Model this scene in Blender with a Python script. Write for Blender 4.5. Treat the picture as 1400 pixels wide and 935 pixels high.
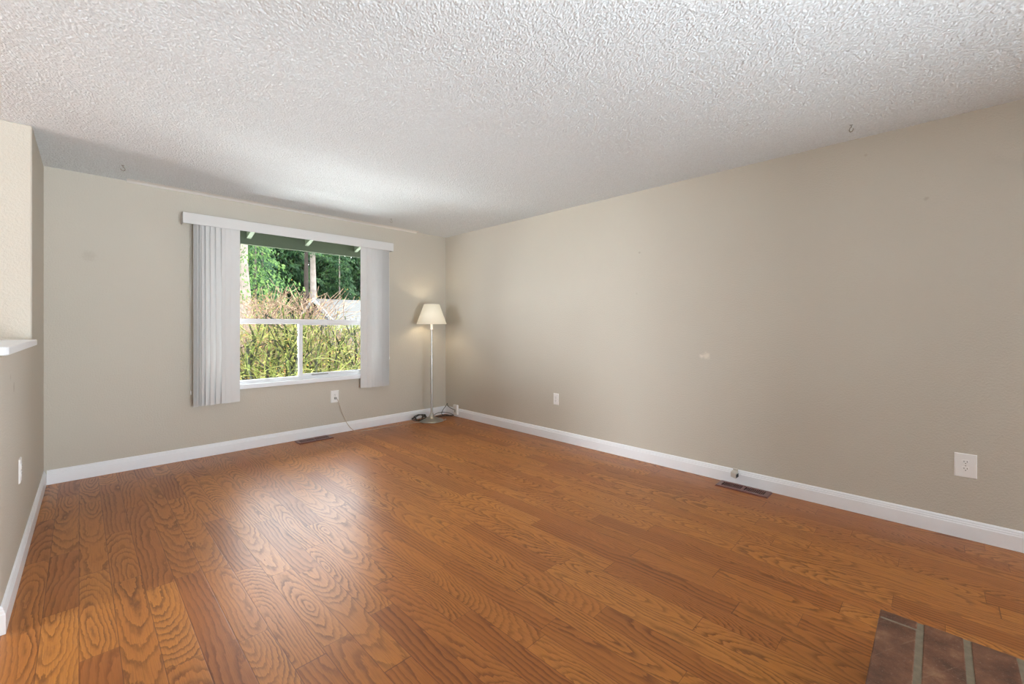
import bpy, math, random
import numpy as np
from mathutils import Vector, Matrix

# ------------------------------------------------------------------ clear
for o in list(bpy.data.objects):
    bpy.data.objects.remove(o)
SC = bpy.context.scene
COL = SC.collection
PI = math.pi
R = math.radians

# ------------------------------------------------------------------ camera
HC = 1.22
cd = bpy.data.cameras.new('camera')
cd.sensor_width = 36.0
cd.lens = 36.0 * 587.0 / 1400.0
cd.shift_y = -22.5 / 1400.0
cd.clip_start = 0.02
cd.clip_end = 400
cam = bpy.data.objects.new('camera', cd)
cam.location = (0, 0, HC)
cam.rotation_euler = (R(90), 0, R(-45.24))
COL.objects.link(cam)
SC.camera = cam

# ------------------------------------------------------------------ view, world, lights
SC.view_settings.view_transform = 'Standard'
SC.view_settings.look = 'None'
SC.view_settings.gamma = 1.0
SC.view_settings.use_curve_mapping = False
SC.view_settings.exposure = 0.80
SKY = 6.2
w = bpy.data.worlds.new('overcast_sky')
SC.world = w
w.use_nodes = True
nt = w.node_tree
bg = nt.nodes['Background']
tc = nt.nodes.new('ShaderNodeTexCoord')
nz = nt.nodes.new('ShaderNodeTexNoise'); nz.inputs['Scale'].default_value = 2.5; nz.inputs['Detail'].default_value = 5
mp = nt.nodes.new('ShaderNodeMapping'); mp.inputs['Scale'].default_value = (1, 1, 3)
cr = nt.nodes.new('ShaderNodeValToRGB')
cr.color_ramp.elements[0].position = .35; cr.color_ramp.elements[0].color = (.80, .88, 1.0, 1)
cr.color_ramp.elements[1].position = .65; cr.color_ramp.elements[1].color = (1, 1, 1, 1)
nt.links.new(tc.outputs['Generated'], mp.inputs[0]); nt.links.new(mp.outputs[0], nz.inputs[0])
nt.links.new(nz.outputs[0], cr.inputs[0]); nt.links.new(cr.outputs[0], bg.inputs[0])
bg.inputs[1].default_value = SKY


def area(name, loc, rot, sx, sy, power, col=(1, 1, 1)):
    l = bpy.data.lights.new(name, 'AREA')
    l.shape = 'RECTANGLE'; l.size = sx; l.size_y = sy; l.energy = power; l.color = col
    o = bpy.data.objects.new(name, l); o.location = loc; o.rotation_euler = rot
    COL.objects.link(o)
    return o


# unseen fill lamps added to brighten the ceiling and walls
area('rear_fill', (2.2, -3.25, 1.5), (R(95), 0, R(16)), 1.3, 1.6, 31, (.90, .955, 1.0))  # fill lamp added out of view behind the camera
area('outside_fill', (1.3, 6.0, -.375), (R(180 + 18), 0, 0), 5.2, 1.6, 270, (.95, .98, 1.0)).data.spread = R(110)  # fill lamp added outside below the sill to brighten the ceiling
area('hall_fill', (-5.6, 2.9, 1.45), (R(80), 0, R(-90)), 1.3, 1.6, 215, (.90, .955, 1.0))  # fill lamp added in the hall, no window stands behind it
fl = area('ceiling_fill', (1.0, -2.6, .55), (R(90 + 25), 0, R(10)), 2.1, .9, 58, (.86, .94, 1.0))  # fill lamp added behind the camera, aimed up at the ceiling
fl.data.spread = R(95)
s = bpy.data.lights.new('hazy_sun', 'SUN'); s.energy = 6.0; s.angle = R(20); s.color = (1, .96, .88)
so = bpy.data.objects.new('hazy_sun', s); so.rotation_euler = (R(-14), 0, R(8)); COL.objects.link(so)

SC.cycles.max_bounces = 10
SC.cycles.diffuse_bounces = 7
SC.cycles.transparent_max_bounces = 12
SC.cycles.sample_clamp_indirect = 6.0
SC.cycles.caustics_reflective = False
SC.cycles.caustics_refractive = False
SC.cycles.use_denoising = True


# ------------------------------------------------------------------ node helpers
class NT:
    def __init__(s, name):
        s.m = bpy.data.materials.new(name); s.m.use_nodes = True
        s.t = s.m.node_tree; s.b = s.t.nodes['Principled BSDF']

    def n(s, typ, **kw):
        o = s.t.nodes.new(typ)
        for k, v in kw.items(): setattr(o, k, v)
        return o

    def l(s, a, b): s.t.links.new(a, b)

    def math(s, op, a, b=None, c=None, clamp=False):
        o = s.n('ShaderNodeMath', operation=op); o.use_clamp = clamp
        for i, v in enumerate((a, b, c)):
            if v is None: continue
            if isinstance(v, (int, float)): o.inputs[i].default_value = v
            else: s.l(v, o.inputs[i])
        return o.outputs[0]

    def comb(s, x, y, z=0.0):
        o = s.n('ShaderNodeCombineXYZ')
        for i, v in enumerate((x, y, z)):
            if isinstance(v, (int, float)): o.inputs[i].default_value = v
            else: s.l(v, o.inputs[i])
        return o.outputs[0]

    def obj(s):
        return s.n('ShaderNodeTexCoord').outputs['Object']

    def sep(s, v):
        o = s.n('ShaderNodeSeparateXYZ'); s.l(v, o.inputs[0]); return o.outputs

    def noise(s, vec, scale, detail=2, rough=.5, dist=0):
        o = s.n('ShaderNodeTexNoise')
        if vec is not None: s.l(vec, o.inputs['Vector'])
        o.inputs['Scale'].default_value = scale; o.inputs['Detail'].default_value = detail
        o.inputs['Roughness'].default_value = rough; o.inputs['Distortion'].default_value = dist
        return o.outputs[0]

    def ramp(s, fac, stops):
        o = s.n('ShaderNodeValToRGB'); e = o.color_ramp.elements
        while len(e) < len(stops): e.new(.5)
        for i, (p, c) in enumerate(stops):
            e[i].position = p
            e[i].color = (c, c, c, 1) if isinstance(c, (int, float)) else (*c, 1)
        s.l(fac, o.inputs[0]); return o.outputs[0]

    def mix(s, fac, a, b, mode='MIX'):
        o = s.n('ShaderNodeMix', data_type='RGBA', blend_type=mode)
        for k, v in ((0, fac), (6, a), (7, b)):
            if isinstance(v, (int, float)): o.inputs[k].default_value = v
            elif isinstance(v, tuple): o.inputs[k].default_value = (*v, 1)
            else: s.l(v, o.inputs[k])
        return o.outputs[2]

    def bump(s, h, strength, dist):
        o = s.n('ShaderNodeBump'); o.inputs['Strength'].default_value = strength
        o.inputs['Distance'].default_value = dist
        s.l(h, o.inputs['Height']); s.l(o.outputs[0], s.b.inputs['Normal']); return o

    def set(s, **kw):
        for k, v in kw.items():
            i = s.b.inputs[k.replace('_', ' ')]
            if isinstance(v, tuple): i.default_value = (*v, 1)
            elif isinstance(v, (int, float)): i.default_value = v
            else: s.l(v, i)
        return s


def plain(name, col, rough=.5, metal=0.0, var=.06, scale=30, **kw):
    """a plain material with slight procedural variation"""
    t = NT(name)
    n = t.noise(t.obj(), scale, 3)
    c = t.mix(n, tuple(x * (1 - var) for x in col), tuple(min(1, x * (1 + var)) for x in col))
    t.set(Base_Color=c, Roughness=rough, Metallic=metal, **kw)
    return t.m


# ------------------------------------------------------------------ materials
def mat_wall(marks=()):
    t = NT('beige_wall_paint')
    o = t.obj()
    n = t.noise(o, 1.3, 3)
    col = t.mix(n, (.545, .510, .440), (.580, .545, .472))
    for (p, r, c, k) in marks:
        d = t.n('ShaderNodeVectorMath', operation='DISTANCE')
        wob = t.noise(o, 45, 4, .7)
        t.l(o, d.inputs[0]); d.inputs[1].default_value = p
        dd = t.math('ADD', d.outputs['Value'], t.math('MULTIPLY', t.math('SUBTRACT', wob, .5), r * 1.8))
        f = t.ramp(t.math('DIVIDE', dd, r), [(.35, k), (1.0, 0.0)])
        col = t.mix(f, col, c)
    h1 = t.noise(o, 95, 3, .55); h2 = t.noise(o, 260, 2, .5)
    h = t.math('ADD', t.ramp(h1, [(.38, 0), (.62, 1)]), t.math('MULTIPLY', h2, .35))
    t.bump(h, .32, .0022)
    t.set(Base_Color=col, Roughness=.62)
    t.b.inputs['Specular IOR Level'].default_value = .25
    return t.m


def mat_ceiling():
    t = NT('popcorn_ceiling_texture')
    o = t.obj()
    v = t.n('ShaderNodeTexVoronoi'); v.inputs['Scale'].default_value = 110; t.l(o, v.inputs['Vector'])
    n = t.noise(o, 120, 4, .65)
    g = t.math('SUBTRACT', n, t.math('MULTIPLY', v.outputs['Distance'], .45))
    h = t.ramp(g, [(.10, 0), (.55, 1)])
    t.bump(h, .5, .004)
    big = t.noise(o, 1.1, 2)
    c = t.mix(big, (.715, .765, .790), (.755, .805, .830))
    c = t.mix(t.ramp(t.noise(o, 120, 3, .6), [(.34, .30), (.54, 0.0)]), c, (.47, .49, .50))  # dark speckle painted in for the self-shadow of the grain
    c = t.mix(t.math('MULTIPLY', t.math('SUBTRACT', 1.0, h), .30), c, (.58, .60, .61))  # pits of the bump darkened in colour to stand for their shade
    t.set(Base_Color=c, Roughness=.9)
    t.b.inputs['Specular IOR Level'].default_value = .1
    return t.m


def mat_floor():
    t = NT('oak_plank_floor')
    X, Y, Z = t.sep(t.obj())
    W, L = .108, .92
    u = t.math('DIVIDE', X, W)
    row = t.math('FLOOR', u); fx = t.math('FRACT', u)
    wr = t.n('ShaderNodeTexWhiteNoise', noise_dimensions='1D'); t.l(row, wr.inputs['W'])
    yo = t.math('ADD', Y, t.math('MULTIPLY', wr.outputs['Value'], 7.3))
    # uneven board lengths: warp the lengthwise coordinate row by row
    yw = t.math('ADD', yo, t.math('MULTIPLY', t.math('SINE', t.math('MULTIPLY', yo, 2.9)), .17))
    v = t.math('DIVIDE', yw, L)
    cell = t.math('FLOOR', v); fy = t.math('FRACT', v)
    wn = t.n('ShaderNodeTexWhiteNoise', noise_dimensions='2D')
    t.l(t.comb(row, cell), wn.inputs['Vector'])
    r1, r2, r3 = t.sep(wn.outputs['Color'])
    # flat sawn growth rings: distance from a pith line that wanders along the board
    ly = t.math('ADD', Y, t.math('MULTIPLY', r2, 60.0))
    seed = t.math('MULTIPLY', r3, 37.0)
    lx = t.math('MULTIPLY', t.math('SUBTRACT', fx, .5), W)
    pith = t.math('MULTIPLY', t.math('SUBTRACT', r1, .5), .13)
    wander = t.math('MULTIPLY', t.math('SUBTRACT', t.noise(t.comb(seed, t.math('MULTIPLY', ly, 1.3)), 1.0, 1), .5), .09)
    dx = t.math('ADD', t.math('ADD', lx, pith), wander)
    tilt = t.math('MULTIPLY', t.math('ADD', t.math('SUBTRACT', fy, .5), t.math('MULTIPLY', t.math('SUBTRACT', r2, .5), 1.9)), t.math('MULTIPLY', t.math('ADD', r1, .35), .13))
    dep = t.math('ADD', tilt, t.math('MULTIPLY', t.math('SUBTRACT', t.noise(t.comb(seed, t.math('MULTIPLY', ly, 2.0), 5.0), 1.0, 2, .45), .5), .10))
    zig = t.math('MULTIPLY', t.math('SUBTRACT', t.noise(t.comb(t.math('MULTIPLY', X, 55), t.math('MULTIPLY', ly, 13), seed), 1.0, 3, .6), .5), .017)
    rad = t.math('ADD', t.math('SQRT', t.math('ADD', t.math('MULTIPLY', dx, dx), t.math('MULTIPLY', dep, dep))), zig)
    ringf = t.math('FRACT', t.math('MULTIPLY', rad, t.math('ADD', 48.0, t.math('MULTIPLY', r1, 45.0))))
    ring = t.ramp(ringf, [(0.0, .35), (.10, 1.0), (.24, .75), (.50, .18), (1.0, 0.0)])
    ringm = t.math('MULTIPLY', ring, t.ramp(t.noise(t.comb(t.math('MULTIPLY', X, 14), t.math('MULTIPLY', ly, 1.5), seed), 1.0, 2), [(.30, .35), (.62, 1.0)]))
    pore = t.ramp(t.noise(t.comb(t.math('MULTIPLY', X, 420), t.math('MULTIPLY', ly, 9.0), seed), 1.0, 3, .6), [(.46, 0), (.68, 1)])
    soft = t.noise(t.comb(t.math('MULTIPLY', X, 40), t.math('MULTIPLY', ly, 1.4), seed), 1.0, 2)
    base = t.ramp(r1, [(0.0, (.400, .130, .025)), (.35, (.510, .185, .034)), (.7, (.600, .235, .045)), (1.0, (.450, .150, .029))])
    base = t.mix(t.math('MULTIPLY', soft, .35), base, (.29, .090, .018))
    dark = t.mix(r3, (.100, .026, .006), (.150, .044, .010))
    c = t.mix(t.math('MULTIPLY', ringm, .78), base, dark)
    c = t.mix(t.math('MULTIPLY', pore, .30), c, dark)
    # seams
    ex = t.math('MULTIPLY', t.math('MINIMUM', fx, t.math('SUBTRACT', 1.0, fx)), W)
    ey = t.math('MULTIPLY', t.math('MINIMUM', fy, t.math('SUBTRACT', 1.0, fy)), L)
    e = t.math('MINIMUM', ex, ey)
    seam = t.ramp(t.math('DIVIDE', e, .004), [(.18, 1.0), (.42, 0.0)])
    c = t.mix(t.math('MULTIPLY', seam, .75), c, (.12, .035, .012))
    t.set(Base_Color=c)
    rg = t.math('ADD', .28, t.math('MULTIPLY', t.noise(t.comb(X, Y), 3.0, 4), .10))
    t.l(t.math('ADD', rg, t.math('MULTIPLY', ringm, .07)), t.b.inputs['Roughness'])
    t.b.inputs['Specular IOR Level'].default_value = .42
    hb = t.math('SUBTRACT', t.math('MULTIPLY', pore, -.10), t.math('MULTIPLY', t.ramp(t.math('DIVIDE', e, .005), [(.0, 1.0), (.6, 0.0)]), 1.0))
    big = t.math('MULTIPLY', t.noise(t.comb(X, t.math('MULTIPLY', Y, .6)), 7.0, 1), .9)
    t.bump(t.math('ADD', hb, big), .22, .0012)
    return t.m


def mat_brick():
    t = NT('worn_red_hearth_brick')
    o = t.obj()
    n = t.noise(o, 11, 5, .65)
    c = t.ramp(n, [(.30, (.062, .026, .014)), (.46, (.125, .050, .026)), (.58, (.175, .074, .038)), (.75, (.28, .155, .085))])
    sp = t.ramp(t.noise(o, 160, 3, .6), [(.60, 0), (.72, 1)])
    c = t.mix(t.math('MULTIPLY', sp, .35), c, (.42, .33, .27))
    X, Y, Z = t.sep(o)
    sc = t.noise(t.comb(t.math('MULTIPLY', X, 5), t.math('MULTIPLY', t.math('ADD', Y, t.math('MULTIPLY', X, .55)), 55)), 1, 4, .6)
    c = t.mix(t.math('MULTIPLY', t.ramp(sc, [(.62, 0), (.70, 1)]), .30), c, (.36, .27, .19))
    t.set(Base_Color=c, Roughness=.55)
    t.bump(t.math('ADD', t.noise(o, 60, 5, .7), n), .5, .004)
    return t.m


M = {}
M['wall_back'] = mat_wall([((.055, 4.844, 1.78), .055, (.42, .37, .30), .30)])
M['wall_right'] = mat_wall([((3.578, 1.33, .975), .035, (.74, .68, .58), .8), ((3.578, 1.37, .97), .02, (.76, .70, .62), .8),
                            ((3.578, 1.92, 1.88), .012, (.36, .31, .25), .5), ((3.578, .05, 1.98), .014, (.40, .35, .28), .5),
                            ((3.578, .33, 2.32), .010, (.42, .36, .28), .5), ((3.578, 1.95, 1.51), .010, (.42, .36, .28), .4)])
M['wall_left'] = mat_wall([((-.19, 3.05, .93), .030, (.36, .31, .25), .55), ((-.19, 2.93, .99), .020, (.36, .31, .25), .45)])
M['ceiling'] = mat_ceiling()
M['floor'] = mat_floor()
M['brick'] = mat_brick()
M['mortar'] = plain('grey_green_mortar', (.235, .190, .130), .85, var=.35, scale=45)
M['trim'] = plain('white_trim_paint', (.86, .885, .92), .35, var=.015)
M['vinyl'] = plain('white_window_vinyl', (.80, .81, .83), .35, var=.01)
M['vane'] = plain('white_blind_vinyl', (.68, .68, .675), .65, var=.01)
M['plastic'] = plain('white_plastic', (.87, .87, .86), .35, var=.02)
M['slot'] = plain('dark_slot', (.03, .03, .03), .6)
M['steel'] = plain('brushed_nickel', (.46, .45, .43), .30, 1.0, var=.06, scale=90)
M['cord_black'] = plain('black_cord_rubber', (.014, .014, .015), .45)
M['cord_pale'] = plain('beige_cord_vinyl', (.55, .46, .36), .4)
M['register'] = plain('reddish_brown_enamel', (.155, .050, .036), .30, var=.15)
M['void'] = plain('dark_duct', (.010, .006, .005), .9)
M['bracket'] = plain('shaded_white_plastic', (.56, .53, .48), .45)  # white plastic greyed in colour in place of its shading
M['grey'] = plain('grey_bracket_face', (.34, .33, .31), .5)
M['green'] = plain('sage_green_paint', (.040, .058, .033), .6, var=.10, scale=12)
M['rafter'] = plain('lit_sage_rafter_paint', (.075, .10, .062), .6, var=.05, scale=12)  # paler than the eave green, light on the undersides put into the colour
M['concrete'] = plain('exterior_siding', (.35, .36, .32), .8)

t = NT('linen_lamp_shade')
t.set(Base_Color=(.62, .59, .50), Roughness=.8)
t.b.inputs['Emission Color'].default_value = (1.0, .86, .62, 1)
t.b.inputs['Emission Strength'].default_value = .22
M['shade'] = t.m

t = NT('window_glass')
out = t.t.nodes['Material Output']
tr = t.n('ShaderNodeBsdfTransparent'); tr.inputs[0].default_value = (.97, .98, .97, 1)
gl = t.n('ShaderNodeBsdfGlossy'); gl.inputs['Roughness'].default_value = .02
fr = t.n('ShaderNodeFresnel'); fr.inputs['IOR'].default_value = 1.25
mx = t.n('ShaderNodeMixShader')
t.l(fr.outputs[0], mx.inputs[0]); t.l(tr.outputs[0], mx.inputs[1]); t.l(gl.outputs[0], mx.inputs[2]); t.l(mx.outputs[0], out.inputs[0])
M['glass'] = t.m


def mat_noise(name, stops, scale, rough=.8, detail=4, bump=None, trans=0):
    t = NT(name)
    o = t.n('ShaderNodeNewGeometry').outputs['Position']
    n = t.noise(o, scale, detail, .6)
    c = t.ramp(n, stops)
    t.set(Base_Color=c, Roughness=rough)
    t.b.inputs['Specular IOR Level'].default_value = .2
    if bump: t.bump(n, bump, .03)
    if trans:
        out = t.t.nodes['Material Output']
        tl = t.n('ShaderNodeBsdfTranslucent'); t.l(c, tl.inputs[0])
        mx = t.n('ShaderNodeMixShader'); mx.inputs[0].default_value = trans
        t.l(t.b.outputs[0], mx.inputs[1]); t.l(tl.outputs[0], mx.inputs[2]); t.l(mx.outputs[0], out.inputs[0])
    return t.m


M['needles'] = mat_noise('fir_needles', [(.36, (.005, .020, .008)), (.5, (.016, .050, .018)), (.64, (.052, .105, .030))], 1.6, trans=.25)
M['needles_pale'] = mat_noise('pale_fir_needles', [(.32, (.025, .070, .018)), (.5, (.060, .120, .030)), (.68, (.12, .18, .05))], 1.8, trans=.25)
M['bark'] = mat_noise('fir_bark', [(.35, (.03, .022, .017)), (.6, (.085, .066, .052))], 4, bump=.6)
M['bark_pale'] = mat_noise('pale_bark', [(.3, (.16, .13, .115)), (.65, (.24, .205, .18))], 3, bump=.5)
M['bark_dark'] = mat_noise('dark_bark', [(.3, (.016, .012, .010)), (.65, (.04, .03, .024))], 3, bump=.5)
M['moss'] = mat_noise('mossy_shrub_bark', [(.38, (.006, .006, .004)), (.50, (.018, .022, .006)), (.58, (.060, .080, .014)), (.72, (.16, .20, .05))], 11, detail=6)
M['moss_twig'] = mat_noise('lichen_covered_twigs', [(.36, (.030, .032, .010)), (.46, (.085, .10, .022)), (.55, (.18, .205, .045)), (.68, (.34, .32, .13))], 6, detail=6)
M['twig'] = mat_noise('brown_twigs', [(.36, (.085, .050, .034)), (.55, (.24, .16, .110)), (.7, (.38, .29, .21))], 9)
M['leaf'] = mat_noise('autumn_leaves', [(.34, (.13, .16, .030)), (.47, (.24, .24, .065)), (.56, (.27, .15, .045)), (.68, (.22, .09, .035))], 5.5, trans=.3)
M['roof'] = mat_noise('grey_shingle_roof', [(.3, (.050, .051, .050)), (.7, (.068, .068, .067))], 2.2, bump=.3)
M['blue'] = mat_noise('blue_siding', [(.3, (.020, .065, .120)), (.7, (.035, .09, .15))], 2.0)
M['white_out'] = mat_noise('white_house_trim', [(.3, (.26, .27, .28)), (.7, (.32, .33, .33))], 2.0)
M['ground'] = mat_noise('winter_lawn', [(.34, (.085, .10, .035)), (.50, (.13, .125, .065)), (.66, (.17, .145, .10))], 1.1, detail=6, bump=.4)


# ------------------------------------------------------------------ geometry helpers
class MB:
    """collects shapes, build() links them as one mesh object"""
    def __init__(s): s.v = []; s.f = []

    def add(s, vs, fs):
        k = len(s.v); s.v += [tuple(p) for p in vs]; s.f += [tuple(i + k for i in f) for f in fs]; return s

    def box(s, a, b, rot=None):
        x0, y0, z0 = a; x1, y1, z1 = b
        vs = [(x, y, z) for x in (x0, x1) for y in (y0, y1) for z in (z0, z1)]
        if rot: vs = [tuple(rot @ Vector(p)) for p in vs]
        return s.add(vs, [(0, 1, 3, 2), (4, 6, 7, 5), (0, 4, 5, 1), (2, 3, 7, 6), (0, 2, 6, 4), (1, 5, 7, 3)])

    def lathe(s, prof, n=32, c=(0, 0, 0), cap=True):
        vs = []
        for r, z in prof:
            for i in range(n):
                a = 2 * PI * i / n
                vs.append((c[0] + r * math.cos(a), c[1] + r * math.sin(a), c[2] + z))
        fs = []
        for j in range(len(prof) - 1):
            for i in range(n):
                k = (i + 1) % n
                fs.append((j * n + i, j * n + k, (j + 1) * n + k, (j + 1) * n + i))
        if cap:
            fs.append(tuple(range(n))[::-1]); fs.append(tuple((len(prof) - 1) * n + i for i in range(n)))
        return s.add(vs, fs)

    def tube(s, pts, rad, n=6, cap=True):
        pts = [Vector(p) for p in pts]
        if not hasattr(rad, '__len__'): rad = [rad] * len(pts)
        vs = []; up = Vector((.13, .27, .95)).normalized()
        for i, p in enumerate(pts):
            d = (pts[min(i + 1, len(pts) - 1)] - pts[max(i - 1, 0)])
            if d.length < 1e-9: d = Vector((0, 0, 1))
            d.normalize()
            a = d.cross(up)
            if a.length < .15: a = d.cross(Vector((1, 0, 0)))
            a.normalize(); b = d.cross(a)
            for j in range(n):
                t_ = 2 * PI * j / n
                vs.append(p + (a * math.cos(t_) + b * math.sin(t_)) * rad[i])
        fs = [(i * n + j, i * n + (j + 1) % n, (i + 1) * n + (j + 1) % n, (i + 1) * n + j) for i in range(len(pts) - 1) for j in range(n)]
        if cap:
            fs.append(tuple(range(n))[::-1]); fs.append(tuple((len(pts) - 1) * n + j for j in range(n)))
        return s.add(vs, fs)

    def prism(s, prof, place, t0, t1):
        """extrude a closed 2D profile; place(u, v, t) -> 3D"""
        n = len(prof)
        vs = [place(u, v, t0) for u, v in prof] + [place(u, v, t1) for u, v in prof]
        fs = [(i, (i + 1) % n, n + (i + 1) % n, n + i) for i in range(n)]
        fs += [tuple(range(n))[::-1], tuple(range(n, 2 * n))]
        return s.add(vs, fs)

    def build(s, name, mat, parent=None, smooth=False, bevel=0, seg=2, recalc=True):
        me = bpy.data.meshes.new(name)
        me.from_pydata(s.v, [], s.f); me.update()
        if recalc:
            import bmesh
            bm = bmesh.new(); bm.from_mesh(me); bmesh.ops.recalc_face_normals(bm, faces=bm.faces); bm.to_mesh(me); bm.free()
        if smooth:
            me.polygons.foreach_set('use_smooth', [True] * len(me.polygons))
        me.materials.append(M[mat] if isinstance(mat, str) else mat)
        o = bpy.data.objects.new(name, me); COL.objects.link(o)
        if parent is not None: o.parent = parent
        if bevel:
            b = o.modifiers.new('bevel', 'BEVEL'); b.width = bevel; b.segments = seg; b.limit_method = 'ANGLE'; b.angle_limit = R(35)
        return o


def tag(o, label=None, cat=None, group=None, kind=None):
    if label: o['label'] = label
    if cat: o['category'] = cat
    if group: o['group'] = group
    if kind: o['kind'] = kind
    return o


def thing(name, label, cat, loc=(0, 0, 0), rz=0, group=None):
    o = bpy.data.objects.new(name, None); o.empty_display_size = .1
    o.location = loc; o.rotation_euler = (0, 0, rz); COL.objects.link(o)
    return tag(o, label, cat, group)


def struct(o, label=None, cat=None):
    o['kind'] = 'structure'
    if label: o['label'] = label
    if cat: o['category'] = cat
    return o


def children(o): return [c for c in bpy.data.objects if c.parent == o]


def copy_tree(o, parent=None):
    c = o.copy(); COL.objects.link(c)
    if parent is not None: c.parent = parent
    for ch in children(o): copy_tree(ch, c)
    return c


def smooth_path(pts, k=6):
    """Catmull-Rom through the points"""
    P = [Vector(p) for p in pts]; P = [P[0]] + P + [P[-1]]; out = []
    for i in range(1, len(P) - 2):
        for j in range(k):
            t_ = j / k; a, b, c, d = P[i - 1], P[i], P[i + 1], P[i + 2]
            out.append(.5 * ((2 * b) + (-a + c) * t_ + (2 * a - 5 * b + 4 * c - d) * t_ ** 2 + (-a + 3 * b - 3 * c + d) * t_ ** 3))
    out.append(P[-2]); return out


# ------------------------------------------------------------------ room shell
XR, YB, XL, H = 3.578, 4.844, -.19, 2.44
YE = 3.93          # where the full height left wall ends
YP = 2.63          # near end of the low wall
XH, YR = -6.0, -3.4
WX0, WX1, WZ0, WZ1 = .86, 2.52, .635, 2.235

struct(MB().box((XH - .15, YR - .15, -.12), (XR + .14, YB + .16, 0)).build('floor', 'floor'), 'honey brown oak plank floor with a satin gloss', 'floor')
# ceiling: a slab whose underside carries real sprayed-on lumps over the visible part
m = MB().box((XH - .15, YR - .15, H), (XR + .14, YB + .16, H + .14))
gx = np.arange(-1.15, XR + .02, .0062); gy = np.arange(-.9, YB + .02, .0062)
rg_ = np.random.RandomState(3)
hh = rg_.rand(len(gy), len(gx)) ** 1.3
hh = .72 * hh + .28 * np.roll(hh, 1, 0)
lf_ = rg_.rand(len(gy) // 6 + 2, len(gx) // 6 + 2).repeat(6, 0).repeat(6, 1)[:len(gy), :len(gx)]
zz = H - .0005 - .0036 * hh * (.75 + .5 * lf_)
GX, GY = np.meshgrid(gx, gy)
GX = GX + (rg_.rand(*GX.shape) - .5) * .003; GY = GY + (rg_.rand(*GY.shape) - .5) * .003
gv = np.stack([GX, GY, zz], -1).reshape(-1, 3)
ii = np.arange(len(gy) * len(gx)).reshape(len(gy), len(gx))
gf = np.stack([ii[:-1, :-1], ii[1:, :-1], ii[1:, 1:], ii[:-1, 1:]], -1).reshape(-1, 4) + 8
m.v += gv.tolist(); m.f += gf.tolist()
struct(m.build('ceiling', 'ceiling', recalc=False), 'off white popcorn textured ceiling', 'ceiling')
m = MB()
m.box((XH - .15, YB, 0), (WX0, YB + .15, H)).box((WX1, YB, 0), (XR + .14, YB + .15, H))
m.box((WX0, YB, 0), (WX1, YB + .15, WZ0)).box((WX0, YB, WZ1), (WX1, YB + .15, H))
struct(m.build('wall_back', 'wall_back'), 'beige painted wall that holds the window', 'wall')
struct(MB().box((XR, YR - .15, 0), (XR + .14, YB, H)).build('wall_right', 'wall_right'), 'long blank beige wall on the right', 'wall')
struct(MB().box((XH, YE, 0), (XL, YB, H)).build('wall_left', 'wall_left', bevel=.008, seg=3), 'short full height beige wall at the far left', 'wall')
struct(MB().box((-.33, YP, 0), (XL, YE + .005, 1.10)).build('wall_left_low', 'wall_left', bevel=.008, seg=3), 'low beige half wall under a white cap on the left', 'wall')
struct(MB().box((XH - .15, YR, 0), (XH, YB, H)).build('wall_hall', 'wall_left'), 'beige hall wall out of view', 'wall')
struct(MB().box((XH - .15, YR - .15, 0), (XR + .14, YR, H)).build('wall_rear', 'wall_left'), 'beige rear wall behind the viewer', 'wall')
struct(MB().box((-1.35, YR, 0), (-1.2, 2.2, H)).build('wall_light_blocker', 'wall_left'), 'beige partition added out of view to block fill light', 'wall')  # unseen partition added to keep the hall lamp off the near right wall
# cap of the low wall: overhanging, rounded near end
m = MB()
prof = [(-.345, YE)]
x1 = XL + .022; y0 = YP - .022
out = [(-.352, YE + .002), (-.352, y0 + .03)]
for k in range(6):
    a = R(180 + 90 * k / 5); out.append((-.352 + .03 + .03 * math.cos(a), y0 + .03 + .03 * math.sin(a)))
for k in range(7):
    a = R(270 + 90 * k / 6); out.append((x1 - .045 + .045 * math.cos(a), y0 + .045 + .045 * math.sin(a)))
out += [(x1, YE - .02), (XL + .002, YE + .002)]
m.prism(out, lambda u, v, t_: (u, v, t_), 1.1005, 1.135)
struct(m.build('trim_2', 'trim', bevel=.006, seg=2), 'white rounded cap on top of the low left wall', 'trim')

# baseboard profile (offset from wall, height)
BP = [(0, 0), (.015, 0), (.015, .078), (.012, .083), (.012, .090), (.0085, .095), (.0085, .101), (.004, .108), (0, .110)]


def baseboard(name, place, t0, t1, label):
    return struct(MB().prism(BP, place, t0, t1).build(name, 'trim'), label, 'baseboard')


baseboard('baseboard_back', lambda u, v, t_: (t_, YB - u, v + .001), XL + .0155, XR - .0155, 'white moulded baseboard under the window')
baseboard('baseboard_right', lambda u, v, t_: (XR - u, t_, v + .001), YR + .01, YB - .001, 'white moulded baseboard along the right wall')
# left baseboard turns the corner at the end of the low wall (mitred)
m = MB(); n = len(BP); vs = []
for u, v in BP: vs.append((XL + u, YB - .001, v + .001))
for u, v in BP: vs.append((XL + u, YP - u, v + .001))
for u, v in BP: vs.append((-.33, YP - u, v + .001))
fs = [(k * n + i, k * n + (i + 1) % n, (k + 1) * n + (i + 1) % n, (k + 1) * n + i) for k in (0, 1) for i in range(n)]
fs += [tuple(range(n))[::-1], tuple(range(2 * n, 3 * n))]
struct(m.add(vs, fs).build('baseboard_left', 'trim'), 'white moulded baseboard along the low left wall', 'baseboard')
# the left wall stands very slightly out of square with the room
SK = -.0129
def skew(o):
    piv = Matrix.Translation((XL, YB, 0)) @ Matrix.Rotation(SK, 4, 'Z') @ Matrix.Translation((-XL, -YB, 0))
    o.matrix_world = piv @ o.matrix_world


for nm in ('wall_left', 'wall_left_low', 'trim_2', 'baseboard_left'):
    skew(bpy.data.objects[nm])
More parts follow.
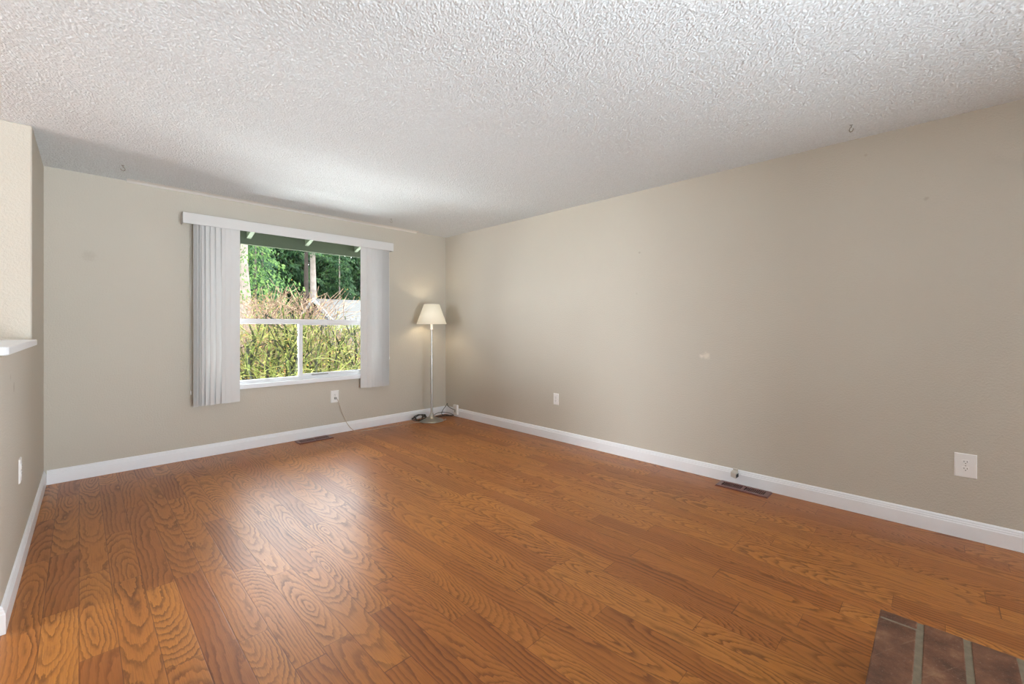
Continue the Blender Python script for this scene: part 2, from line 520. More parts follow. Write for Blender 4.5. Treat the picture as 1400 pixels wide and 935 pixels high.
# thin white bead and smooth sagging strip where the ceiling meets the window wall
pr = [(0, 0), (.012, 0), (.030, .010), (.060, .0125), (.085, .0145), (.085, .017), (0, .017)]
m = MB().prism(pr, lambda u, v, t_: (t_, YB - u, H - .0165 + v), .28, 3.10)
struct(m.build('trim_1', plain('white_ceiling_edge', (.80, .79, .77), .6, var=.02)), 'thin white strip along the ceiling above the window', 'trim')

# ------------------------------------------------------------------ window_1
w1 = thing('window_1', 'white vinyl window with a fixed top light over two sliding panes', 'window'); w1['kind'] = 'structure'
ya, yb = YB + .045, YB + .105
m = MB()
fw = .04
m.box((WX0, ya, WZ0), (WX0 + fw, yb, WZ1)).box((WX1 - fw, ya, WZ0), (WX1, yb, WZ1))
m.box((WX0 + fw, ya, WZ0), (WX1 - fw, yb, WZ0 + .038)).box((WX0 + fw, ya, WZ1 - fw), (WX1 - fw, yb, WZ1))
m.box((WX0 + fw, ya - .004, 1.236), (WX1 - fw, yb, 1.288))
m.build('window_frame', 'vinyl', w1, bevel=.003)
m = MB(); m.box((1.668, ya - .006, WZ0 + .038), (1.706, ya + .03, 1.236)); m.build('meeting_stile', 'vinyl', w1, bevel=.002)
m = MB()   # inner sash around the right sliding pane
s0, s1, z0, z1 = 1.706, WX1 - fw, WZ0 + .038, 1.236
m.box((s0, ya + .004, z0), (s1, ya + .03, z0 + .022)).box((s0, ya + .004, z1 - .010), (s1, ya + .03, z1)).box((s1 - .03, ya + .004, z0 + .022), (s1, ya + .03, z1 - .01))
m.build('sliding_sash', 'vinyl', w1, bevel=.002)
m = MB(); m.box((1.80, ya - .010, z0 + .002), (1.98, ya + .003, z0 + .014)); m.build('sash_latch', 'grey', w1, bevel=.002)
for k, (a, b, c, d, yy) in enumerate([(WX0 + fw, WX1 - fw, 1.288, WZ1 - fw, ya + .03), (WX0 + fw, 1.668, z0, 1.236, ya + .045), (s0, s1 - .03, z0 + .022, z1 - .01, ya + .016)]):
    MB().box((a, yy, c), (b, yy + .004, d)).build('pane', 'glass', w1)
m = MB()
m.box((WX0 - .035, YB - .028, WZ0 - .036), (WX1 + .035, YB, WZ0 - .002)).box((WX0 + .001, YB, WZ0 + .0005), (WX1 - .001, ya, WZ0 + .007)).box((WX0 - .035, YB - .028, WZ0 - .004), (WX1 + .035, YB, WZ0 + .006))
m.build('window_sill', 'trim', w1, bevel=.004)

# ------------------------------------------------------------------ vertical blind
vb = thing('vertical_blind', 'white vertical blind drawn open to both sides of the window', 'blind', (1.68, YB - .05, 0))
OX, OY = 1.68, YB - .05


def loc(m_):  # world -> blind space
    m_.v = [(x - OX, y - OY, z) for x, y, z in m_.v]; return m_


m = MB()
vx0, vx1, vz0, vz1, vy = .646, 2.716, 2.130, 2.228, YB - .108
m.box((vx0, vy, vz0), (vx1, vy + .009, vz1)).box((vx0, vy + .009, vz0), (vx0 + .009, YB - .001, vz1)).box((vx1 - .009, vy + .009, vz0), (vx1, YB - .001, vz1)).box((vx0 + .009, vy + .009, vz1 - .005), (vx1 - .009, YB - .001, vz1))
loc(m).build('valance', 'vane', vb, bevel=.003)
m = MB(); m.box((.70, YB - .072, 2.150), (2.69, YB - .030, 2.195)); loc(m).build('headrail', 'plastic', vb, bevel=.002)
random.seed(4)


def vane(cx, ang, z0=.487):
    """curved slat hanging from (cx), turned by ang from the wall plane"""
    m = MB(); n = 6; wd = .089; th = .0011; vs = []
    ca, sa = math.cos(R(ang)), math.sin(R(ang))
    yc = YB - .062
    pts = []
    for i in range(n + 1):
        u = (i / n - .5) * wd; b = .0045 * (1 - (2 * i / n - 1) ** 2)
        pts.append((u, b))
    ring = [(u, -b) for u, b in pts] + [(u, -b + th) for u, b in reversed(pts)]
    ring = [(cx + u * ca - v * sa, yc + u * sa + v * ca) for u, v in ring]
    m.prism(ring, lambda u, v, t_: (u, v, t_), z0, 2.138)
    loc(m).build('vane', 'vane', vb)
    m = MB(); m.box((cx - .006, yc - .004, 2.138), (cx + .006, yc + .004, 2.152)); loc(m).build('carrier_clip', 'plastic', vb)


for cx, a in [(.745, 62), (.759, 60), (.775, 57), (.793, 55), (.815, 46), (.850, 38), (.890, 33), (.934, 29), (.980, 25), (1.014, 14), (1.050, 4)]:
    vane(cx, a + random.uniform(-2, 2), .487 + random.uniform(-.002, .002))
for cx, a in [(2.357, 0), (2.402, -38), (2.438, -48), (2.474, -52), (2.508, -56), (2.540, -60), (2.570, -64), (2.598, -68), (2.622, -70), (2.644, -72)]:
    vane(cx, a + random.uniform(-2, 2), .490 + random.uniform(-.002, .002))
m = MB().tube([(.715, YB - .03, 2.14), (.714, YB - .03, 1.2), (.716, YB - .03, .62)], .0015, 5).lathe([(.001, 0), (.006, .006), (.006, .03), (.001, .038)], 10, (.716, YB - .03, .59))
loc(m).build('pull_cord', 'plastic', vb)
m = MB().tube([(2.700, YB - .03, 2.14), (2.701, YB - .03, .83)], .0012, 5).lathe([(.001, 0), (.006, .006), (.006, .03), (.001, .038)], 10, (2.701, YB - .03, .80))
loc(m).build('pull_cord', 'plastic', vb)


# ------------------------------------------------------------------ outlets
def outlet(name, label, place, w_, h_, plugged=False, sc=1.0, cat='outlet'):
    """place: matrix mapping (u right, d out of the wall, v up) at plate centre"""
    t_ = thing(name, label, cat); t_.matrix_world = place
    m = MB(); b = .006
    vs = [(-w_ / 2, 0, -h_ / 2), (w_ / 2, 0, -h_ / 2), (w_ / 2, 0, h_ / 2), (-w_ / 2, 0, h_ / 2),
          (-w_ / 2 + .004, -b, -h_ / 2 + .004), (w_ / 2 - .004, -b, -h_ / 2 + .004), (w_ / 2 - .004, -b, h_ / 2 - .004), (-w_ / 2 + .004, -b, h_ / 2 - .004)]
    m.add(vs, [(3, 2, 1, 0), (4, 5, 6, 7), (0, 1, 5, 4), (1, 2, 6, 5), (2, 3, 7, 6), (3, 0, 4, 7)])
    m.build('cover_plate', 'plastic', t_, bevel=.0012)
    for k, zc in enumerate((.0195, -.0195)):
        m = MB(); n = 20; ring = []
        for i in range(n):
            a = 2 * PI * i / n
            ring.append((max(-.0150, min(.0150, .0172 * math.cos(a))), max(-.0138, min(.0138, .0172 * math.sin(a)))))
        m.prism([(u * sc, v * sc + zc * sc) for u, v in ring], lambda u, v, q: (u, q, v), -b - .0022, -b + .001)
        rc = m.build('receptacle', 'plastic', t_)
        m = MB()
        for du, ww in ((-.0062, .0022), (.0062, .0022)):
            m.box(((du - ww / 2) * sc, -b - .0026, (zc + .000) * sc), ((du + ww / 2) * sc, -b - .0020, (zc + .0085) * sc))
        m.lathe([(.0024 * sc, -.0003), (.0024 * sc, .0003)], 10)
        q = m.v[-20:]; m.v[-20:] = [(x, -b - .0023 + z_, y + (zc - .0065) * sc) for x, y, z_ in q]
        m.build('slots', 'slot', rc)
    m = MB().prism([(.003 * math.cos(2 * PI * i / 10), .003 * math.sin(2 * PI * i / 10)) for i in range(10)], lambda u, v, q: (u, q, v), -b - .0012, -b + .0005)
    m.build('screw', 'grey', t_)
    return t_


def place(origin, face):
    # face: 'back' wall (looking -Y), 'right' wall (looking -X), 'left' wall (looking +X)
    rz = {'back': 0, 'right': -90, 'left': 90}[face]
    return Matrix.Translation(origin) @ Matrix.Rotation(R(rz), 4, 'Z')


outlet('wall_outlet', 'large white duplex outlet on the right wall, nearest the brick hearth', place((XR, -.113, .418), 'right'), .092, .138, sc=1.0)
outlet('wall_outlet', 'small white outlet halfway along the right wall', place((XR, 2.885, .437), 'right'), .072, .122)
ob = outlet('wall_outlet', 'white outlet on the window wall with a pale cord plugged in', place((2.037, YB, .418), 'back'), .092, .138)
skew(outlet('wall_outlet', 'white outlet seen edge on, on the low left wall', place((XL, 3.265, .495), 'left'), .076, .122))

# ------------------------------------------------------------------ floor registers
def register(label, loc_, rz, length=.356, width=.140):
    t_ = thing('floor_register', label, 'vent', loc_, rz, None)
    m = MB(); L2, W2, hh = length / 2, width / 2, .010
    bl, bw, cgap = .034, .034, .010
    # frame with two rows of slots either side of a centre bridge
    def slab(x0, x1, y0, y1): m.box((x0, y0, .0045), (x1, y1, hh))
    slab(-L2 + .006, L2 - .006, -W2 + .006, -W2 + bw); slab(-L2 + .006, L2 - .006, W2 - bw, W2 - .006)
    slab(-L2 + .006, -L2 + bl, -W2 + bw, W2 - bw); slab(L2 - bl, L2 - .006, -W2 + bw, W2 - bw); slab(-cgap, cgap, -W2 + bw, W2 - bw)
    # sloped skirt
    o4 = [(-L2, -W2), (L2, -W2), (L2, W2), (-L2, W2)]; i4 = [(-L2 + .008, -W2 + .008), (L2 - .008, -W2 + .008), (L2 - .008, W2 - .008), (-L2 + .008, W2 - .008)]
    vs = [(x, y, .001) for x, y in o4] + [(x, y, hh) for x, y in i4] + [(x, y, .001) for x, y in i4]
    m.add(vs, [(i, (i + 1) % 4, 4 + (i + 1) % 4, 4 + i) for i in range(4)] + [(4 + i, 4 + (i + 1) % 4, 8 + (i + 1) % 4, 8 + i) for i in range(4)])
    m.build('frame', 'register', t_)
    MB().box((-L2 + .009, -W2 + .009, .001), (L2 - .009, W2 - .009, .0025)).build('damper', 'void', t_)
    for sgn in (-1, 1):
        m = MB(); a, b = cgap, L2 - bl; n = 11
        for i in range(1, n):
            x = a + (b - a) * i / n
            x *= sgn
            m.box((x - .0021, -W2 + bw - .001, .003), (x + .0021, W2 - bw + .001, hh - .0005))
        m.build('louver_row', 'register', t_)
    m = MB().box((-.004, -W2 + .014, hh), (.004, -W2 + .024, hh + .003)); m.build('lever', 'register', t_)
    return t_


register('reddish brown metal floor register beside the right wall baseboard', (3.482, 1.030, 0), R(90))
register('reddish brown metal floor register under the window', (1.768, 4.718, 0), 0, width=.150)

# ------------------------------------------------------------------ small bracket on the right baseboard
br = thing('wall_bracket', 'small white bracket on the baseboard above the right floor register', 'bracket', (XR - .015, 1.105, .075))
m = MB().box((-.012, -.018, -.014), (0, .018, .046)); m.build('back_plate', 'bracket', br, bevel=.005)
m = MB()
vs = [(-.052, -.016, -.020), (-.010, -.022, -.014), (-.010, .018, -.006), (-.052, .022, -.010), (-.052, -.016, .016), (-.010, -.022, .024), (-.010, .018, .034), (-.052, .022, .026)]
m.add(vs, [(0, 3, 2, 1), (4, 5, 6, 7), (0, 1, 5, 4), (1, 2, 6, 5), (2, 3, 7, 6), (3, 0, 4, 7)])
m.build('clip_body', 'bracket', br, bevel=.003)
MB().add([(-.047, -.0175, -.013), (-.016, -.0225, -.009), (-.016, -.0225, .016), (-.047, -.0175, .010), (-.047, -.0195, -.013), (-.016, -.0245, -.009), (-.016, -.0245, .016), (-.047, -.0195, .010)],
         [(0, 1, 2, 3), (7, 6, 5, 4), (0, 4, 5, 1), (1, 5, 6, 2), (2, 6, 7, 3), (3, 7, 4, 0)]).build('clip_opening', 'slot', br)

# ------------------------------------------------------------------ floor lamp
LX, LY = 3.175, 4.595
lp = thing('floor_lamp', 'brushed nickel floor lamp with a cream cone shade, lit in the corner', 'lamp', (LX, LY, 0))
MB().lathe([(.150, .002), (.152, .007), (.149, .012), (.125, .021), (.095, .030), (.060, .043), (.036, .060), (.024, .082), (.020, .10)], 48).build('base', 'steel', lp, smooth=True)
MB().lathe([(.0135, .095), (.0135, .815), (.0165, .818), (.0165, .838), (.0105, .842), (.0105, 1.165), (.012, 1.17)], 24).build('pole', 'steel', lp, smooth=False)
so_ = MB().lathe([(.012, 1.168), (.020, 1.172), (.020, 1.176), (.017, 1.18), (.017, 1.262), (.010, 1.265)], 20).build('socket', 'plastic', lp, smooth=False)
m = MB().lathe([(.190, 1.238), (.098, 1.492), (.0965, 1.492), (.1885, 1.238)], 48, cap=False)
n = 48
m.f += [(i, (i + 1) % n, 3 * n + (i + 1) % n, 3 * n + i) for i in range(n)]
sh = m.build('lamp_shade', 'shade', lp, smooth=True)
m = MB()
for k in range(3):
    a = 2 * PI * k / 3; m.tube([(0, 0, 1.46), (.1035 * math.cos(a), .1035 * math.sin(a), 1.475)], .0018, 5)
m.tube([(0, 0, 1.455), (0, 0, 1.475)], .008, 8)
m.build('shade_spider', 'steel', sh)
MB().lathe([(.010, 1.266), (.014, 1.285), (.030, 1.33), (.030, 1.345), (.018, 1.368), (.002, 1.374)], 20).build('bulb', NT('warm_bulb').set(Base_Color=(1., .9, .75), Emission_Color=(1., .80, .5), Emission_Strength=6.0).m, so_, smooth=True)
pl = bpy.data.lights.new('lamp_bulb_light', 'POINT'); pl.energy = 1.8; pl.color = (1, .84, .62); pl.shadow_soft_size = .03
po = bpy.data.objects.new('lamp_bulb_light', pl); po.location = (LX, LY, 1.41); COL.objects.link(po)

# ------------------------------------------------------------------ box on the corner baseboard, cords
cb = thing('power_adapter', 'white power box on the baseboard in the corner behind the lamp', 'adapter', (XR - .016, 4.575, .092))
MB().box((-.030, -.040, -.062), (0, .040, .068)).build('housing', 'plastic', cb, bevel=.004)
MB().box((-.0306, -.012, -.030), (-.0300, .012, .010)).build('socket_face', 'grey', cb)

random.seed(11)
pts = []
for k in range(44):   # untidy coil left of the lamp base
    a = k * .50
    rr = .058 + .022 * math.sin(k * 1.7) + random.uniform(-.008, .008)
    pts.append((3.055 + 1.35 * rr * math.cos(a), 4.690 + .55 * rr * math.sin(a), .014 + .050 * (0.5 + .5 * math.sin(a + .4)) + random.uniform(0, .018)))
pts += [(3.02, 4.70, .012), (3.10, 4.755, .010)]
tag(MB().tube(smooth_path(pts, 5), .0048, 6).build('coiled_cord', 'cord_black', smooth=True), 'black cord coiled in a tangle on the floor left of the lamp base', 'cord')
pts = [(3.27, 4.70, .010), (3.34, 4.72, .010), (3.42, 4.73, .012), (3.48, 4.71, .010), (3.525, 4.66, .012), (3.53, 4.60, .020), (3.50, 4.64, .045), (3.46, 4.71, .055),
       (3.38, 4.75, .050), (3.30, 4.74, .030), (3.24, 4.73, .010), (3.30, 4.68, .009), (3.38, 4.69, .010), (3.46, 4.66, .010), (3.52, 4.61, .012), (3.50, 4.67, .016), (3.42, 4.71, .030),
       (3.45, 4.735, .080), (3.492, 4.72, .135), (3.505, 4.71, .170), (3.508, 4.705, .140), (3.515, 4.66, .115), (3.53, 4.612, .098), (3.534, 4.590, .094)]
tag(MB().tube(smooth_path(pts, 5), .0042, 6).build('extension_cord', 'cord_black', smooth=True), 'black cord bundle running from the lamp to the corner power box', 'cord')
pts = [(2.040, YB - .016, .398), (2.052, YB - .040, .385), (2.075, YB - .035, .33), (2.115, YB - .025, .22), (2.165, YB - .030, .10), (2.225, YB - .055, .016), (2.262, YB - .100, .0045),
       (2.33, YB - .135, .004), (2.42, YB - .150, .004), (2.52, YB - .150, .004), (2.62, YB - .170, .004), (2.74, YB - .185, .004), (2.86, YB - .180, .004), (2.955, YB - .190, .004), (3.01, YB - .21, .004), (3.045, YB - .235, .004)]
pc = thing('lamp_lead', 'thin pale cord from the window wall outlet along the floor to the lamp', 'cord', (0, 0, 0))
MB().tube(smooth_path(pts, 6), .0028, 6).build('cable', 'cord_pale', pc, smooth=True)
MB().box((2.026, YB - .030, .388), (2.050, YB - .009, .412)).build('plug', 'grey', pc, bevel=.003)
# short pale cord end lying right of the lamp base
tag(MB().tube(smooth_path([(3.27, 4.50, .009), (3.315, 4.505, .006), (3.345, 4.522, .007), (3.352, 4.545, .006)], 5), .0065, 8).build('foot_switch', 'cord_pale', smooth=True), 'small pale inline switch on the floor right of the lamp base', 'switch')

# ------------------------------------------------------------------ ceiling hooks
def hook(label, x, y, a, k=1.0):
    t_ = thing('ceiling_hook', label, 'hook', (x, y, H), a, None)
    MB().lathe([(.009, -.0005), (.009, -.004), (.003, -.007)], 12).build('hook_base', 'grey', t_)
    pts = [(0, 0, -.004), (0, 0, -.016)] + [(.014 * math.sin(q), 0, -.030 + .014 * math.cos(q)) for q in [R(v) for v in range(0, 271, 30)]]
    MB().tube(pts, .0022 * k, 6).build('hook_wire', plain('brass_hook', (.30, .28, .24), .4, .6), t_, smooth=True)


hook('bent metal hook in the ceiling above the right wall', 3.30, .372, R(50), 1.3)
hook('small hook in the ceiling above the left of the window wall', .235, 4.40, R(20), .9)
hook('small hook in the ceiling above the right end of the blind', 2.512, 4.433, R(20), .9)

# ------------------------------------------------------------------ brick hearth (raised)
HZ = .20
ht = thing('brick_hearth', 'raised reddish brown brick hearth corner at the lower right', 'hearth', (0, 0, 0))
hx0, hx1, hy0, hy1 = .70, 2.042, -.86, .147
m = MB().box((hx0, hy0, 0), (hx1 - .006, hy1 - .004, HZ - .0045)); m.build('mortar_bed', 'mortar', ht)
random.seed(7)
y = hy1; k = 0
first = None
bw, gap = .0955, .0165
while y - bw > hy0 - .01:
    x = hx1; cnt = 0
    while x > hx0 + .02 and cnt < 4:
        ln = (.052 if k == 0 else .46) if cnt == 0 else (.41 if k == 0 and cnt == 1 else .30)
        ln = min(ln, x - hx0)
        m = MB()
        # slightly irregular brick, far upper arris worn round
        j = lambda s_=.0022: random.uniform(-s_, s_)
        x0_, x1_, y0_, y1_ = x - ln, x + j(.006), y - bw + j(), y + (0 if k == 0 else j())
        nn = 8; prof = [(x0_, HZ - .06), (x1_, HZ - .06), (x1_, HZ - .014)]
        for q in range(1, 5):
            a = R(90 * q / 4); prof.append((x1_ - .012 + .012 * math.cos(a), HZ - .012 + .012 * math.sin(a)))
        prof += [(x0_ + .004, HZ + j(.001)), (x0_, HZ - .004)]
        m.prism(prof, lambda u, v, t_: (u, t_, v), y0_, y1_)
        m.build('brick', 'brick', ht, bevel=.004, seg=2)
        x -= ln + (.003 if k == 0 and cnt == 0 else .011); cnt += 1
    y -= bw + gap; k += 1
# side courses of the hearth, visible only from other positions
for zc in (0.002,):
    x = hx1 - .002
    while x - .19 > hx0:
        MB().box((x - .19, hy1 - .06, zc), (x, hy1 - .001, .062)).build('brick', 'brick', ht, bevel=.003); MB().box((x - .19, hy1 - .06, .072), (x, hy1 - .001, .132)).build('brick', 'brick', ht, bevel=.003)
        x -= .20
    y = hy1 - .07
    while y - .19 > hy0:
        MB().box((hx1 - .06, y - .19, zc), (hx1 - .001, y, .062)).build('brick', 'brick', ht, bevel=.003); MB().box((hx1 - .06, y - .19, .072), (hx1 - .001, y, .132)).build('brick', 'brick', ht, bevel=.003)
        y -= .20

# ------------------------------------------------------------------ outside: eave
ev = thing('roof_eave', 'sage green roof eave above the outside of the window', 'eave', (0, 0, 0))
ex0, ex1 = -3, 7
YF = 5.60
ev_slope = .30
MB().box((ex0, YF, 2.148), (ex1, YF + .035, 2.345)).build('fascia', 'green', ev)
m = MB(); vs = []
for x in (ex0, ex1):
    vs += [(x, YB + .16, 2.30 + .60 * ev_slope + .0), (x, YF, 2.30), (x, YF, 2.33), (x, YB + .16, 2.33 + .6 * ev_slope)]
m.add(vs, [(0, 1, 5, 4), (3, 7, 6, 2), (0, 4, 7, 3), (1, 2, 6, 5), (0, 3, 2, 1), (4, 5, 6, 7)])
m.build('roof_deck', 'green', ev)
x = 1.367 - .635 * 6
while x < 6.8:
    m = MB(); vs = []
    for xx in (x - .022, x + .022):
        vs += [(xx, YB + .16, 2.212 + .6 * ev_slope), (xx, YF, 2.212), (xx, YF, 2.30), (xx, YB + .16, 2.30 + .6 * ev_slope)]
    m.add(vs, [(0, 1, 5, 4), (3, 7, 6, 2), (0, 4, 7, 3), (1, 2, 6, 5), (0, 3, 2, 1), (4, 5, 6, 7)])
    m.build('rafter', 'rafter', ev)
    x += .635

# ------------------------------------------------------------------ outside: ground
def gz(x, y):
    if y < 9: b = -.5
    else: b = -.5 - (y - 9) * .055
    return b + .06 * math.sin(x * .9) * math.sin(y * .7)


m = MB(); NX, NY = 60, 50; vs = []
for j in range(NY + 1):
    yy = YB + .17 + 70 * (j / NY) ** 1.6
    for i in range(NX + 1):
        xx = -25 + 80 * i / NX; vs.append((xx, yy, gz(xx, yy)))
fs = [(j * (NX + 1) + i, j * (NX + 1) + i + 1, (j + 1) * (NX + 1) + i + 1, (j + 1) * (NX + 1) + i) for j in range(NY) for i in range(NX)]
struct(m.add(vs, fs).build('ground', 'ground', smooth=True, recalc=False), 'winter lawn outside the window', 'lawn')

# ------------------------------------------------------------------ outside: neighbour's house
hs = thing('neighbour_house', 'grey roofed house with a blue gable beyond the hedge', 'house', (0, 0, 0))
px_, py_, rz_, wv, drop, Lh = 12.7, 34.0, 3.30, 5.0, 2.3, 16.0
g0 = -2.2
MB().box((px_ + .4, py_ - wv + .5, g0), (px_ + Lh - .4, py_ + wv - .5, rz_ - drop + .15)).build('walls', 'blue', hs)
m = MB()
m.add([(px_ + .4, py_ - wv + .5, rz_ - drop + .1), (px_ + .4, py_ + wv - .5, rz_ - drop + .1), (px_ + .4, py_, rz_ - .12), (px_ + .55, py_ - wv + .5, rz_ - drop + .1), (px_ + .55, py_ + wv - .5, rz_ - drop + .1), (px_ + .55, py_, rz_ - .12)],
      [(0, 1, 2), (3, 5, 4), (0, 3, 4, 1), (0, 2, 5, 3), (1, 4, 5, 2)])
m.build('gable', 'blue', hs)
m = MB()
for sg in (-1, 1):
    vs = []
    for xx in (px_, px_ + Lh):
        vs += [(xx, py_, rz_), (xx, py_ + sg * wv, rz_ - drop), (xx, py_ + sg * wv, rz_ - drop - .12), (xx, py_, rz_ - .12)]
    m.add(vs, [(0, 1, 5, 4), (1, 2, 6, 5), (2, 3, 7, 6), (0, 3, 2, 1), (4, 5, 6, 7), (3, 0, 4, 7)])
m.build('roof', 'roof', hs)
m = MB()
for sg in (-1, 1):
    vs = []
    for xx in (px_ - .10, px_ - .02):
        vs += [(xx, py_, rz_ + .03), (xx, py_ + sg * wv, rz_ - drop + .03), (xx, py_ + sg * wv, rz_ - drop - .26), (xx, py_, rz_ - .26)]
    m.add(vs, [(0, 1, 5, 4), (1, 2, 6, 5), (2, 3, 7, 6), (0, 3, 2, 1), (4, 5, 6, 7), (3, 0, 4, 7)])
m.build('barge_board', 'white_out', hs)
MB().box((px_ + .36, py_ - .6, 1.1), (px_ + .42, py_ + .5, 2.0)).build('gable_vent', 'white_out', hs)


# ------------------------------------------------------------------ outside: conifers
def conifer_parts(seed, height, rmax, z0, trunk_r, droop, dens=13, lf=1.0):
    rd = random.Random(seed)
    mt = MB()
    mt.tube([(0, 0, -.3), (0, 0, height * .3), (rd.uniform(-.1, .1), 0, height * .65), (0, 0, height)], [trunk_r * 1.15, trunk_r * .9, trunk_r * .55, .02], 10)
    vs = []; fs = []
    nb = int((height - z0) * dens)
    for i in range(nb):
        q = (i + rd.random()) / nb
        z = z0 + (height - z0) * q
        L = rmax * ((1 - q) ** .8) * rd.uniform(.65, 1.1) + .25
        a = i * 2.399 + rd.uniform(-.4, .4)
        ca, sa = math.cos(a), math.sin(a)
        st = max(3, int(L / .16))
        for j in range(1, st + 1):
            s_ = j / st; rr = L * s_
            zc = z + .10 * rr - droop * rr * rr / max(L, .6)
            for e in range(8):
                side = rd.uniform(-1, 1) * (.55 * (1 - s_) + .15) * min(L, 1.6)
                bx = rr * ca - side * sa; by = rr * sa + side * ca; bz = zc - abs(side) * .25 + rd.uniform(-.08, .08)
                ln = rd.uniform(.12, .30) * lf; an = a + rd.uniform(-1.1, 1.1)
                dn = rd.uniform(.25, 1.0)
                tx = bx + ln * math.cos(an) * (1 - .5 * dn); ty = by + ln * math.sin(an) * (1 - .5 * dn); tz = bz - ln * dn
                wv_ = rd.uniform(.022, .048) * lf
                px2, py2 = -math.sin(an) * wv_, math.cos(an) * wv_
                mxx, myy, mzz = bx * .6 + tx * .4, by * .6 + ty * .4, bz * .6 + tz * .4
                k = len(vs)
                vs += [(bx, by, bz), (mxx + px2, myy + py2, mzz + .02), (tx, ty, tz), (mxx - px2, myy - py2, mzz - .04)]
                fs += [(k, k + 1, k + 2), (k, k + 2, k + 3)]
    mf = MB(); mf.v = vs; mf.f = fs
    return mt, mf


def make_tree(name, label, seed, x, y, height, rmax, z0, tr, droop, bark='bark', leaf='needles', group=None, dens=13, lf=1.0):
    t_ = thing(name, label, 'tree', (x, y, gz(x, y)), 0, group)
    a, b = conifer_parts(seed, height, rmax, z0, tr, droop, dens, lf)
    a.build('trunk', bark, t_, smooth=True, recalc=False)
    b.build('foliage', leaf, t_, recalc=False)['kind'] = 'stuff'
    return t_


def pol(px, y):  # world x where the sight line of photo column px reaches depth y
    return y * math.tan(R(45.24) + math.atan((px - 700) / 587.0))


GF = 'dense firs filling the view behind the hedge'
LF = 'dark green fir in the thick stand behind the hedge'
protos = [make_tree('fir_tree', LF, 21, pol(350, 27), 27, 7.4, 2.5, .6, .20, .42, group=GF, lf=.8, dens=15),
          make_tree('fir_tree', LF, 22, pol(358, 30), 30, 8.2, 2.5, .6, .22, .50, group=GF, lf=.85, dens=15),
          make_tree('fir_tree', LF, 23, pol(445, 41), 41, 11.0, 3.8, .8, .25, .40, group=GF, lf=1.7, dens=15)]
random.seed(5)
spots = [(335, 33, 1), (350, 36, 0), (392, 42, 2), (345, 31, 1), (458, 44, 0), (470, 42, 1), (484, 47, 2), (432, 46, 2), (418, 45, 1), (446, 48, 0), (498, 43, 1), (515, 40, 0), (300, 28, 0), (275, 33, 1), (535, 44, 2), (395, 40, 2), (350, 40, 2), (320, 42, 2), (560, 42, 1), (240, 30, 2), (455, 41.5, 2), (490, 41, 2), (440, 52, 2), (474, 54, 2), (508, 52, 2)]
for px, y, k in spots:
    k = 2 if y > 38 else k; c = copy_tree(protos[k]); x = pol(px, y)
    c.location = (x, y, gz(x, y)); c.rotation_euler = (0, 0, random.uniform(0, 6.28))
    sc = random.uniform(.92, 1.12) * (1.1 if y > 38 else 1.0); c.scale = (sc, sc, sc * (1.0 if k != 2 or y > 38 else .8))
# trees one can single out
make_tree('fir_tree', 'fir with a thick greyish trunk at the left edge of the window view', 31, pol(337, 17), 17, 6.6, 2.0, 2.9, .26, .45, bark='bark_pale', leaf='needles_pale', dens=11, lf=.55)
make_tree('fir_tree', 'tall fir with a bare pale trunk behind the blue gable', 32, pol(428.5, 37), 37, 17, 2.6, 11, .30, .4, bark='bark_pale', dens=6)
make_tree('fir_tree', 'fir with a dark bare trunk just left of the pale trunk', 33, pol(418.5, 36), 36, 14, 2.4, 9, .24, .4, bark='bark_dark', dens=6)
make_tree('fir_tree', 'pale green drooping cedar left of the dark trunk', 34, pol(410, 43), 43, 12.5, 1.3, 2.0, .16, .8, leaf='needles_pale', dens=16, lf=.7)
make_tree('fir_tree', 'pale green drooping cedar with a bare lower trunk left of the slimmer cedar', 35, pol(399, 42), 42, 12.5, 1.9, 4.6, .24, .8, leaf='needles_pale', dens=15, lf=.7)
make_tree('fir_tree', 'slender fir with a thin pale trunk above the grey roof', 36, pol(464.5, 39), 39, 13, 2.2, 3.0, .11, .5, bark='bark_pale', dens=9)


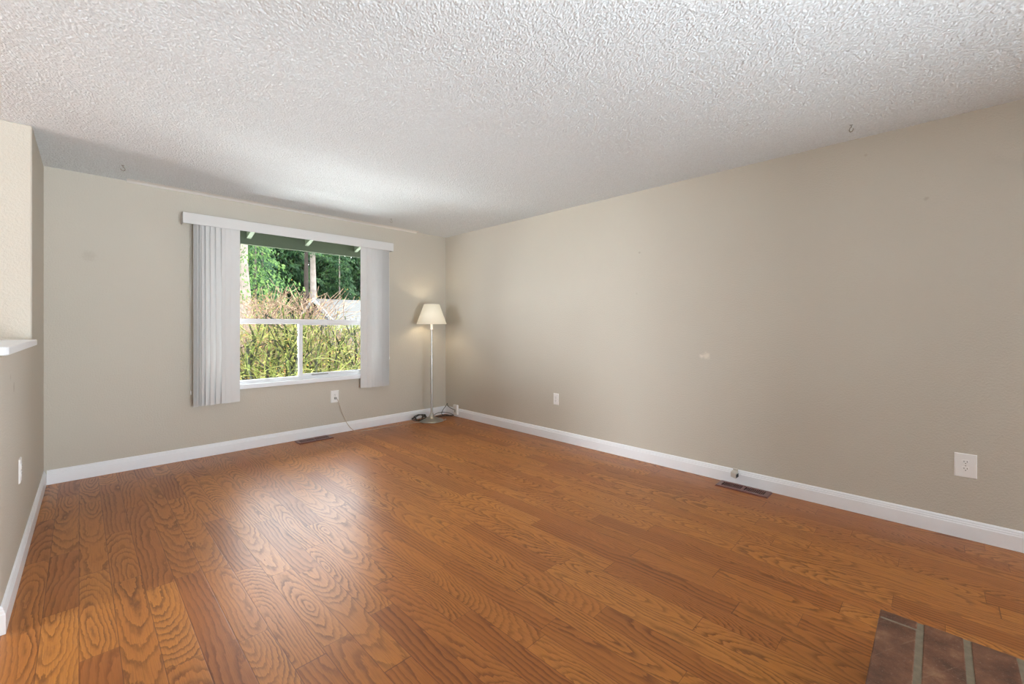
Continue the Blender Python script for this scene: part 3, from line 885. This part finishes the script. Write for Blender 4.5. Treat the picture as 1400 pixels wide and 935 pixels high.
# ------------------------------------------------------------------ outside: hedge of bare mossy shrubs
def shrub(label, x, y, seed, height, nst=7, spread=.55, bark='moss', leaves=500, group=None, depth=4, lean=0, fine=1.0):
    rd = random.Random(seed)
    g = gz(x, y)
    t_ = thing('hedge_shrub', label, 'shrub', (x, y, g), 0, group)
    mb = MB(); mw = MB(); tips = []

    def grow(p, d, ln, r, lv):
        pts = [p]; dd = d.copy(); n = 5
        for i in range(n):
            dd = (dd + Vector((rd.uniform(-.28, .28), rd.uniform(-.28, .28), rd.uniform(-.14, .20)))).normalized()
            pts.append(pts[-1] + dd * (ln / n))
            if pts[-1].z > height * rd.uniform(.93, 1.06): break
        rs = [r * (1 - .5 * i / n) for i in range(len(pts))]
        (mb if lv <= 1 else mw).tube(pts, rs, 6 if r > .012 else 4 if r > .006 else 3, cap=False)
        if lv >= 2:
            tips.extend(pts[1:])
        if lv >= depth: return
        for i in range(1, len(pts)):
            for _ in range(1 if lv == 0 else rd.choice((0, 1, 1))):
                q = Vector((rd.uniform(-1, 1), rd.uniform(-1, 1), rd.uniform(-.35, 1.0))).normalized()
                nd = (dd * .55 + q * .85).normalized()
                if pts[i].z < height * .95:
                    grow(pts[i], nd, ln * rd.uniform(.45, .72), max(rs[i] * rd.uniform(.45, .65), .0042 * fine), lv + 1)

    for i in range(nst):
        a = 2 * PI * i / nst + rd.uniform(-.4, .4)
        d = Vector((math.cos(a) * spread + lean, math.sin(a) * spread * .7, 1)).normalized()
        grow(Vector((.10 * math.cos(a), .08 * math.sin(a), -.05)), d, height * rd.uniform(.85, 1.1), (rd.uniform(.012, .020) if bark == 'twig' else rd.uniform(.024, .046)), 0)
    mb.build('stems', bark, t_, recalc=False, smooth=True)
    mw.build('twigs', 'twig' if bark == 'twig' else 'moss_twig', t_, recalc=False, smooth=True)['kind'] = 'stuff'
    ml = MB()
    for _ in range(leaves):
        p = rd.choice(tips) + Vector((rd.uniform(-.05, .05), rd.uniform(-.05, .05), rd.uniform(-.05, .05)))
        a = Vector((rd.uniform(-1, 1), rd.uniform(-1, 1), rd.uniform(-1, .5))).normalized() * rd.uniform(.009, .021)
        b = a.cross(Vector((rd.uniform(-1, 1), rd.uniform(-1, 1), 1))).normalized() * a.length * .6
        ml.add([p - a, p + b, p + a, p - b], [(0, 1, 2, 3)])
    lo = ml.build('leaves', 'leaf', t_, recalc=False); lo['kind'] = 'stuff'
    return t_


shrub('mossy bare shrub behind the lower left pane of the window', pol(392, 6.9), 6.9, 51, 1.83, 6, .60, lean=-.1, leaves=520, depth=3)
shrub('mossy bare shrub just right of the window mullion', pol(428, 7.1), 7.1, 52, 1.85, 5, .50, leaves=480, depth=3)
shrub('mossy bare shrub behind the right end of the lower window', pol(470, 7.3), 7.3, 53, 1.80, 5, .50, leaves=380, depth=3)
shrub('mossy bare shrub at the left edge of the window view', pol(345, 7.2), 7.2, 54, 1.85, 6, .60, leaves=600, depth=3)
shrub('mossy bare shrub hidden mostly behind the left blind', pol(300, 7.3), 7.3, 55, 1.75, 5, .60, leaves=480, depth=3)
shrub('mossy bare shrub hidden mostly behind the right blind', pol(512, 7.4), 7.4, 56, 1.75, 5, .60, leaves=420, depth=3)
GB = 'brown twiggy shrubs along the top of the hedge'
LB = 'brown twiggy shrub in the row whose tops show over the window rail'
b0 = shrub(LB, pol(340, 9.2), 9.2, 61, 2.0, 8, .75, bark='twig', leaves=1000, group=GB, depth=3, fine=1.3)
b1 = shrub(LB, pol(374, 9.0), 9.0, 62, 2.3, 8, .50, bark='twig', leaves=1000, group=GB, depth=3, fine=1.3)
for i, (px, y) in enumerate([(386, 9.3), (436, 9.1), (452, 9.4), (476, 9.1), (498, 9.3), (310, 9.0), (525, 9.3)]):
    c = copy_tree(b0 if i % 2 else b1); x = pol(px, y)
    c.location = (x, y, gz(x, y)); c.rotation_euler = (0, 0, 1.1 * i + .6)
    k = (.98 if px < 410 else .80) * (1.15 if i % 2 and px < 410 else 1.0) * (1.0 if i % 2 or px < 410 else .88); c.scale = (1, 1, k)

struct(MB().box((-6, YB + .16, -.52), (9, 6.85, -.40)).build('bounce_slab', plain('pale_bounce_slab', (.70, .69, .67), .8, var=.08, scale=4)), 'added unseen pale path outside along the house wall', 'reflector')  # unseen pale slab added to reflect light up into the window
